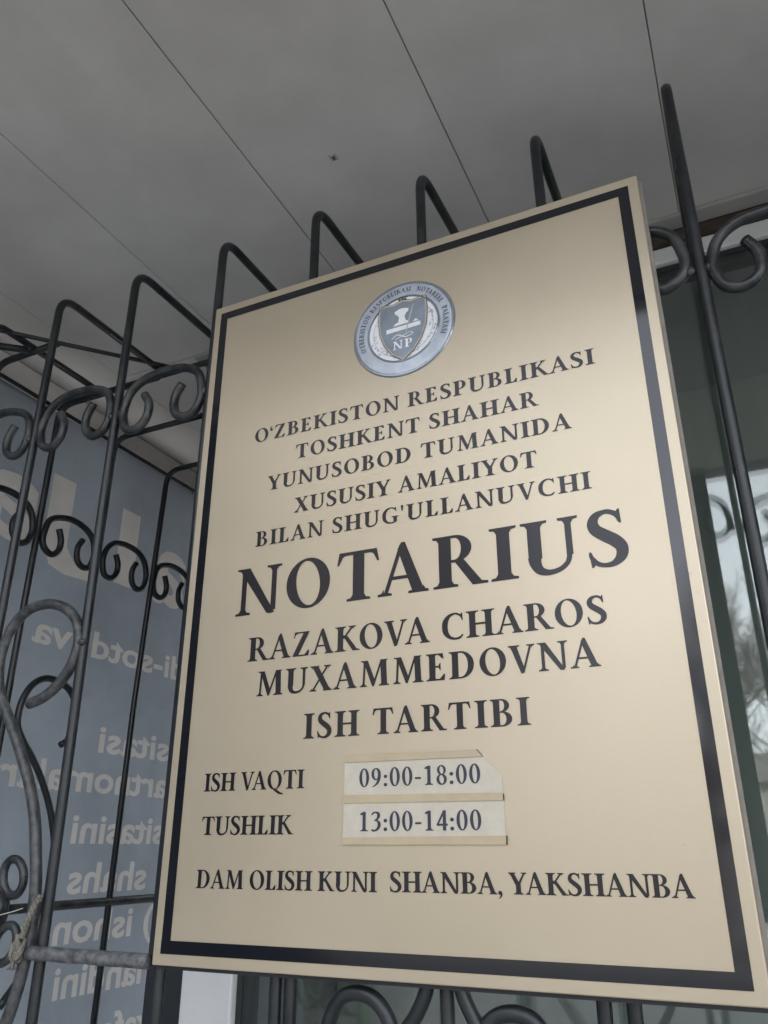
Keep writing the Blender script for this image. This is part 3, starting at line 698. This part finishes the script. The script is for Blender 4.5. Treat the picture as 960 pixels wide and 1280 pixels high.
# wreath sprigs
rnd = random.Random(4); pl = []
for s in (-1, 1):
    for k in range(34):
        a = R(-80 + 150 * rnd.random()); r_ = rnd.uniform(36, 45.5)
        x, y = EC[0] + s * r_ * math.cos(a), EC[1] + r_ * math.sin(a)
        th = rnd.uniform(0, 6.28); L = rnd.uniform(1.6, 3.6)
        pl.append([(x + L * math.cos(th), y + L * math.sin(th)), (x + L * .42 * math.cos(th + 1.8), y + L * .42 * math.sin(th + 1.8)), (x - L * .8 * math.cos(th), y - L * .8 * math.sin(th)), (x + L * .42 * math.cos(th - 1.8), y + L * .42 * math.sin(th - 1.8))])
    st = brush([(EC[0] + s * 41 * math.cos(R(t)), EC[1] + 41 * math.sin(R(t)), .8) for t in range(-80, 75, 15)], 3); pl += st
flat(pl, .0011, 'wreath', 'leaf_grey', emb)
sh = [(299, 758.5), (311, 755), (322, 756.5), (329.5, 756), (330.5, 735), (329, 716), (323, 699), (313, 684), (299, 673), (285, 684), (275, 699), (269, 716), (267.5, 735), (268.5, 756), (276, 756.5), (287, 755)]
def grow(pts, k): return [(299 + (x - 299) * k, 716 + (y - 716) * k) for x, y in pts]
flat([grow(sh, 1.09)], .0018, 'shield_rim', 'shield_rim', emb)
flat([grow(sh, 1.055)], .0022, 'shield_rim', 'paper', emb)
shd = flat([grow(sh, 1.0)], .0026, 'shield', 'shield', emb)
WPR = [[(276.8, 714), (323.5, 715.5), (323.5, 721.5), (276.8, 720.5)], [(286, 723), (309, 723.6), (306, 727.5), (290, 727)],
       [(293, 727), (304, 727.5), (302, 735), (305.5, 741), (290.5, 741), (294.5, 735)]] + brush([(289, 742, 5.5), (298, 744.5, 7), (307.5, 743, 5)], 4) + [[(313, 723), (321, 723), (317, 727)]]
WPR += brush([(284, 704.5, .9), (292, 709, 1.2), (303, 703.5, 1.2), (313, 706, .9), (309, 709, .8), (299, 706, .8), (289, 703, .8)], 5)
flat(WPR, .0029, 'stamp_print', 'white_print', emb)
flat(brush([(303.5, 709, .7), (306, 718, 1.6), (309.5, 732, 2.6), (313.5, 746, 1.6), (315, 751, .4)], 4), .0032, 'quill_print', 'leaf_grey', emb)
for ch_, a_, b_ in (('N', 285.5, 299.3), ('P', 301.5, 312.5)): line(ch_, a_, b_, 687.5, 12.5, .0030, 'white_print', emb)
bm = bmesh.new()
for u, v_ in ((295, 762), (299, 763.5), (303, 762)):
    bmesh.ops.create_icosphere(bm, subdivisions=1, radius=.0018, matrix=Matrix.Translation(SG(.0022)(u, v_)))
obj('crest_knob', bm, M['shield_rim'], emb, True)

# ------------------------------------------------------------------ rope, wire, insect
rope = empty('rope', (-.825, FY - .02, -.09), 'frayed tan rope knotted around the worn scroll and bar of the grille', 'rope')
axis = crom([(-.8165, FY - .010, -.052), (-.8185, FY - .015, -.062), (-.824, FY - .0165, -.078), (-.8285, FY - .016, -.092), (-.831, FY - .0165, -.098)], 10)
bm = bmesh.new()
for ph in range(3):
    pts = []
    for i, p in enumerate(axis):
        a = i * .55 + ph * 2.094
        pts.append(p + Vector((math.cos(a) * .0021, math.sin(a) * .0021, math.cos(a) * .0006)))
    tube(bm, pts, .0021, seg=7)
obj('cord', bm, M['rope'], rope, True)
bm = bmesh.new()
KC = Vector((-.8335, FY - .0165, -.108))
for q in range(3):
    pts = []
    for i in range(61):
        t = i / 60 * 2 * math.pi
        rr = .0062 + .0022 * math.cos(3 * t + q)
        pts.append(KC + Vector((rr * math.cos(2 * t + q * .7) * .85, .0045 * math.sin(3 * t + q), rr * math.sin(2 * t + q * .7) * 1.35 + (.003 - q * .003))))
    tube(bm, pts, .0023, seg=7, cap=False)
obj('knot', bm, M['rope'], rope, True)
bm = bmesh.new()
for k in range(9):
    a = KC + Vector((random.uniform(-.004, .004), random.uniform(-.004, .003), -.008))
    tube(bm, crom([a, a + Vector((random.uniform(-.004, .002), random.uniform(-.003, .003), -.006)), a + Vector((random.uniform(-.008, .001), random.uniform(-.003, .003), -.013))], 3), .0008, seg=5)
obj('frayed_end', bm, M['rope'], rope, True)
bm = T(crom([(-.873, FY - .016, -.076), (-.862, FY - .018, -.073), (-.850, FY - .014, -.070), (-.836, FY - .012, -.066)], 6), .0006, seg=6)
tag(obj('wire', bm, M['wire'], None, True), 'thin pale wire tied between the round boss and the scroll', 'wire')
bm = bmesh.new()
rope.location.x += .004
ic = Vector((-.458, .8007, CZ))
bmesh.ops.create_uvsphere(bm, u_segments=10, v_segments=8, radius=.0022, matrix=Matrix.Translation(ic + Vector((0, 0, -.0022))) @ Matrix.Diagonal((.8, 1.5, .9, 1)))
bmesh.ops.create_uvsphere(bm, u_segments=8, v_segments=6, radius=.0013, matrix=Matrix.Translation(ic + Vector((-.0004, .0038, -.0022))))
for k in range(6):
    s = -1 if k % 2 else 1; yy = -.002 + (k // 2) * .002
    tube(bm, [ic + Vector((0, yy, -.002)), ic + Vector((s * .003, yy + (k // 2 - 1) * .0015, -.0038)), ic + Vector((s * .0055, yy + (k // 2 - 1) * .004, -.0003))], .0003, seg=4)
tag(obj('insect', bm, M['bug'], None, True), 'tiny dark insect sitting on the grey canopy ceiling', 'insect')
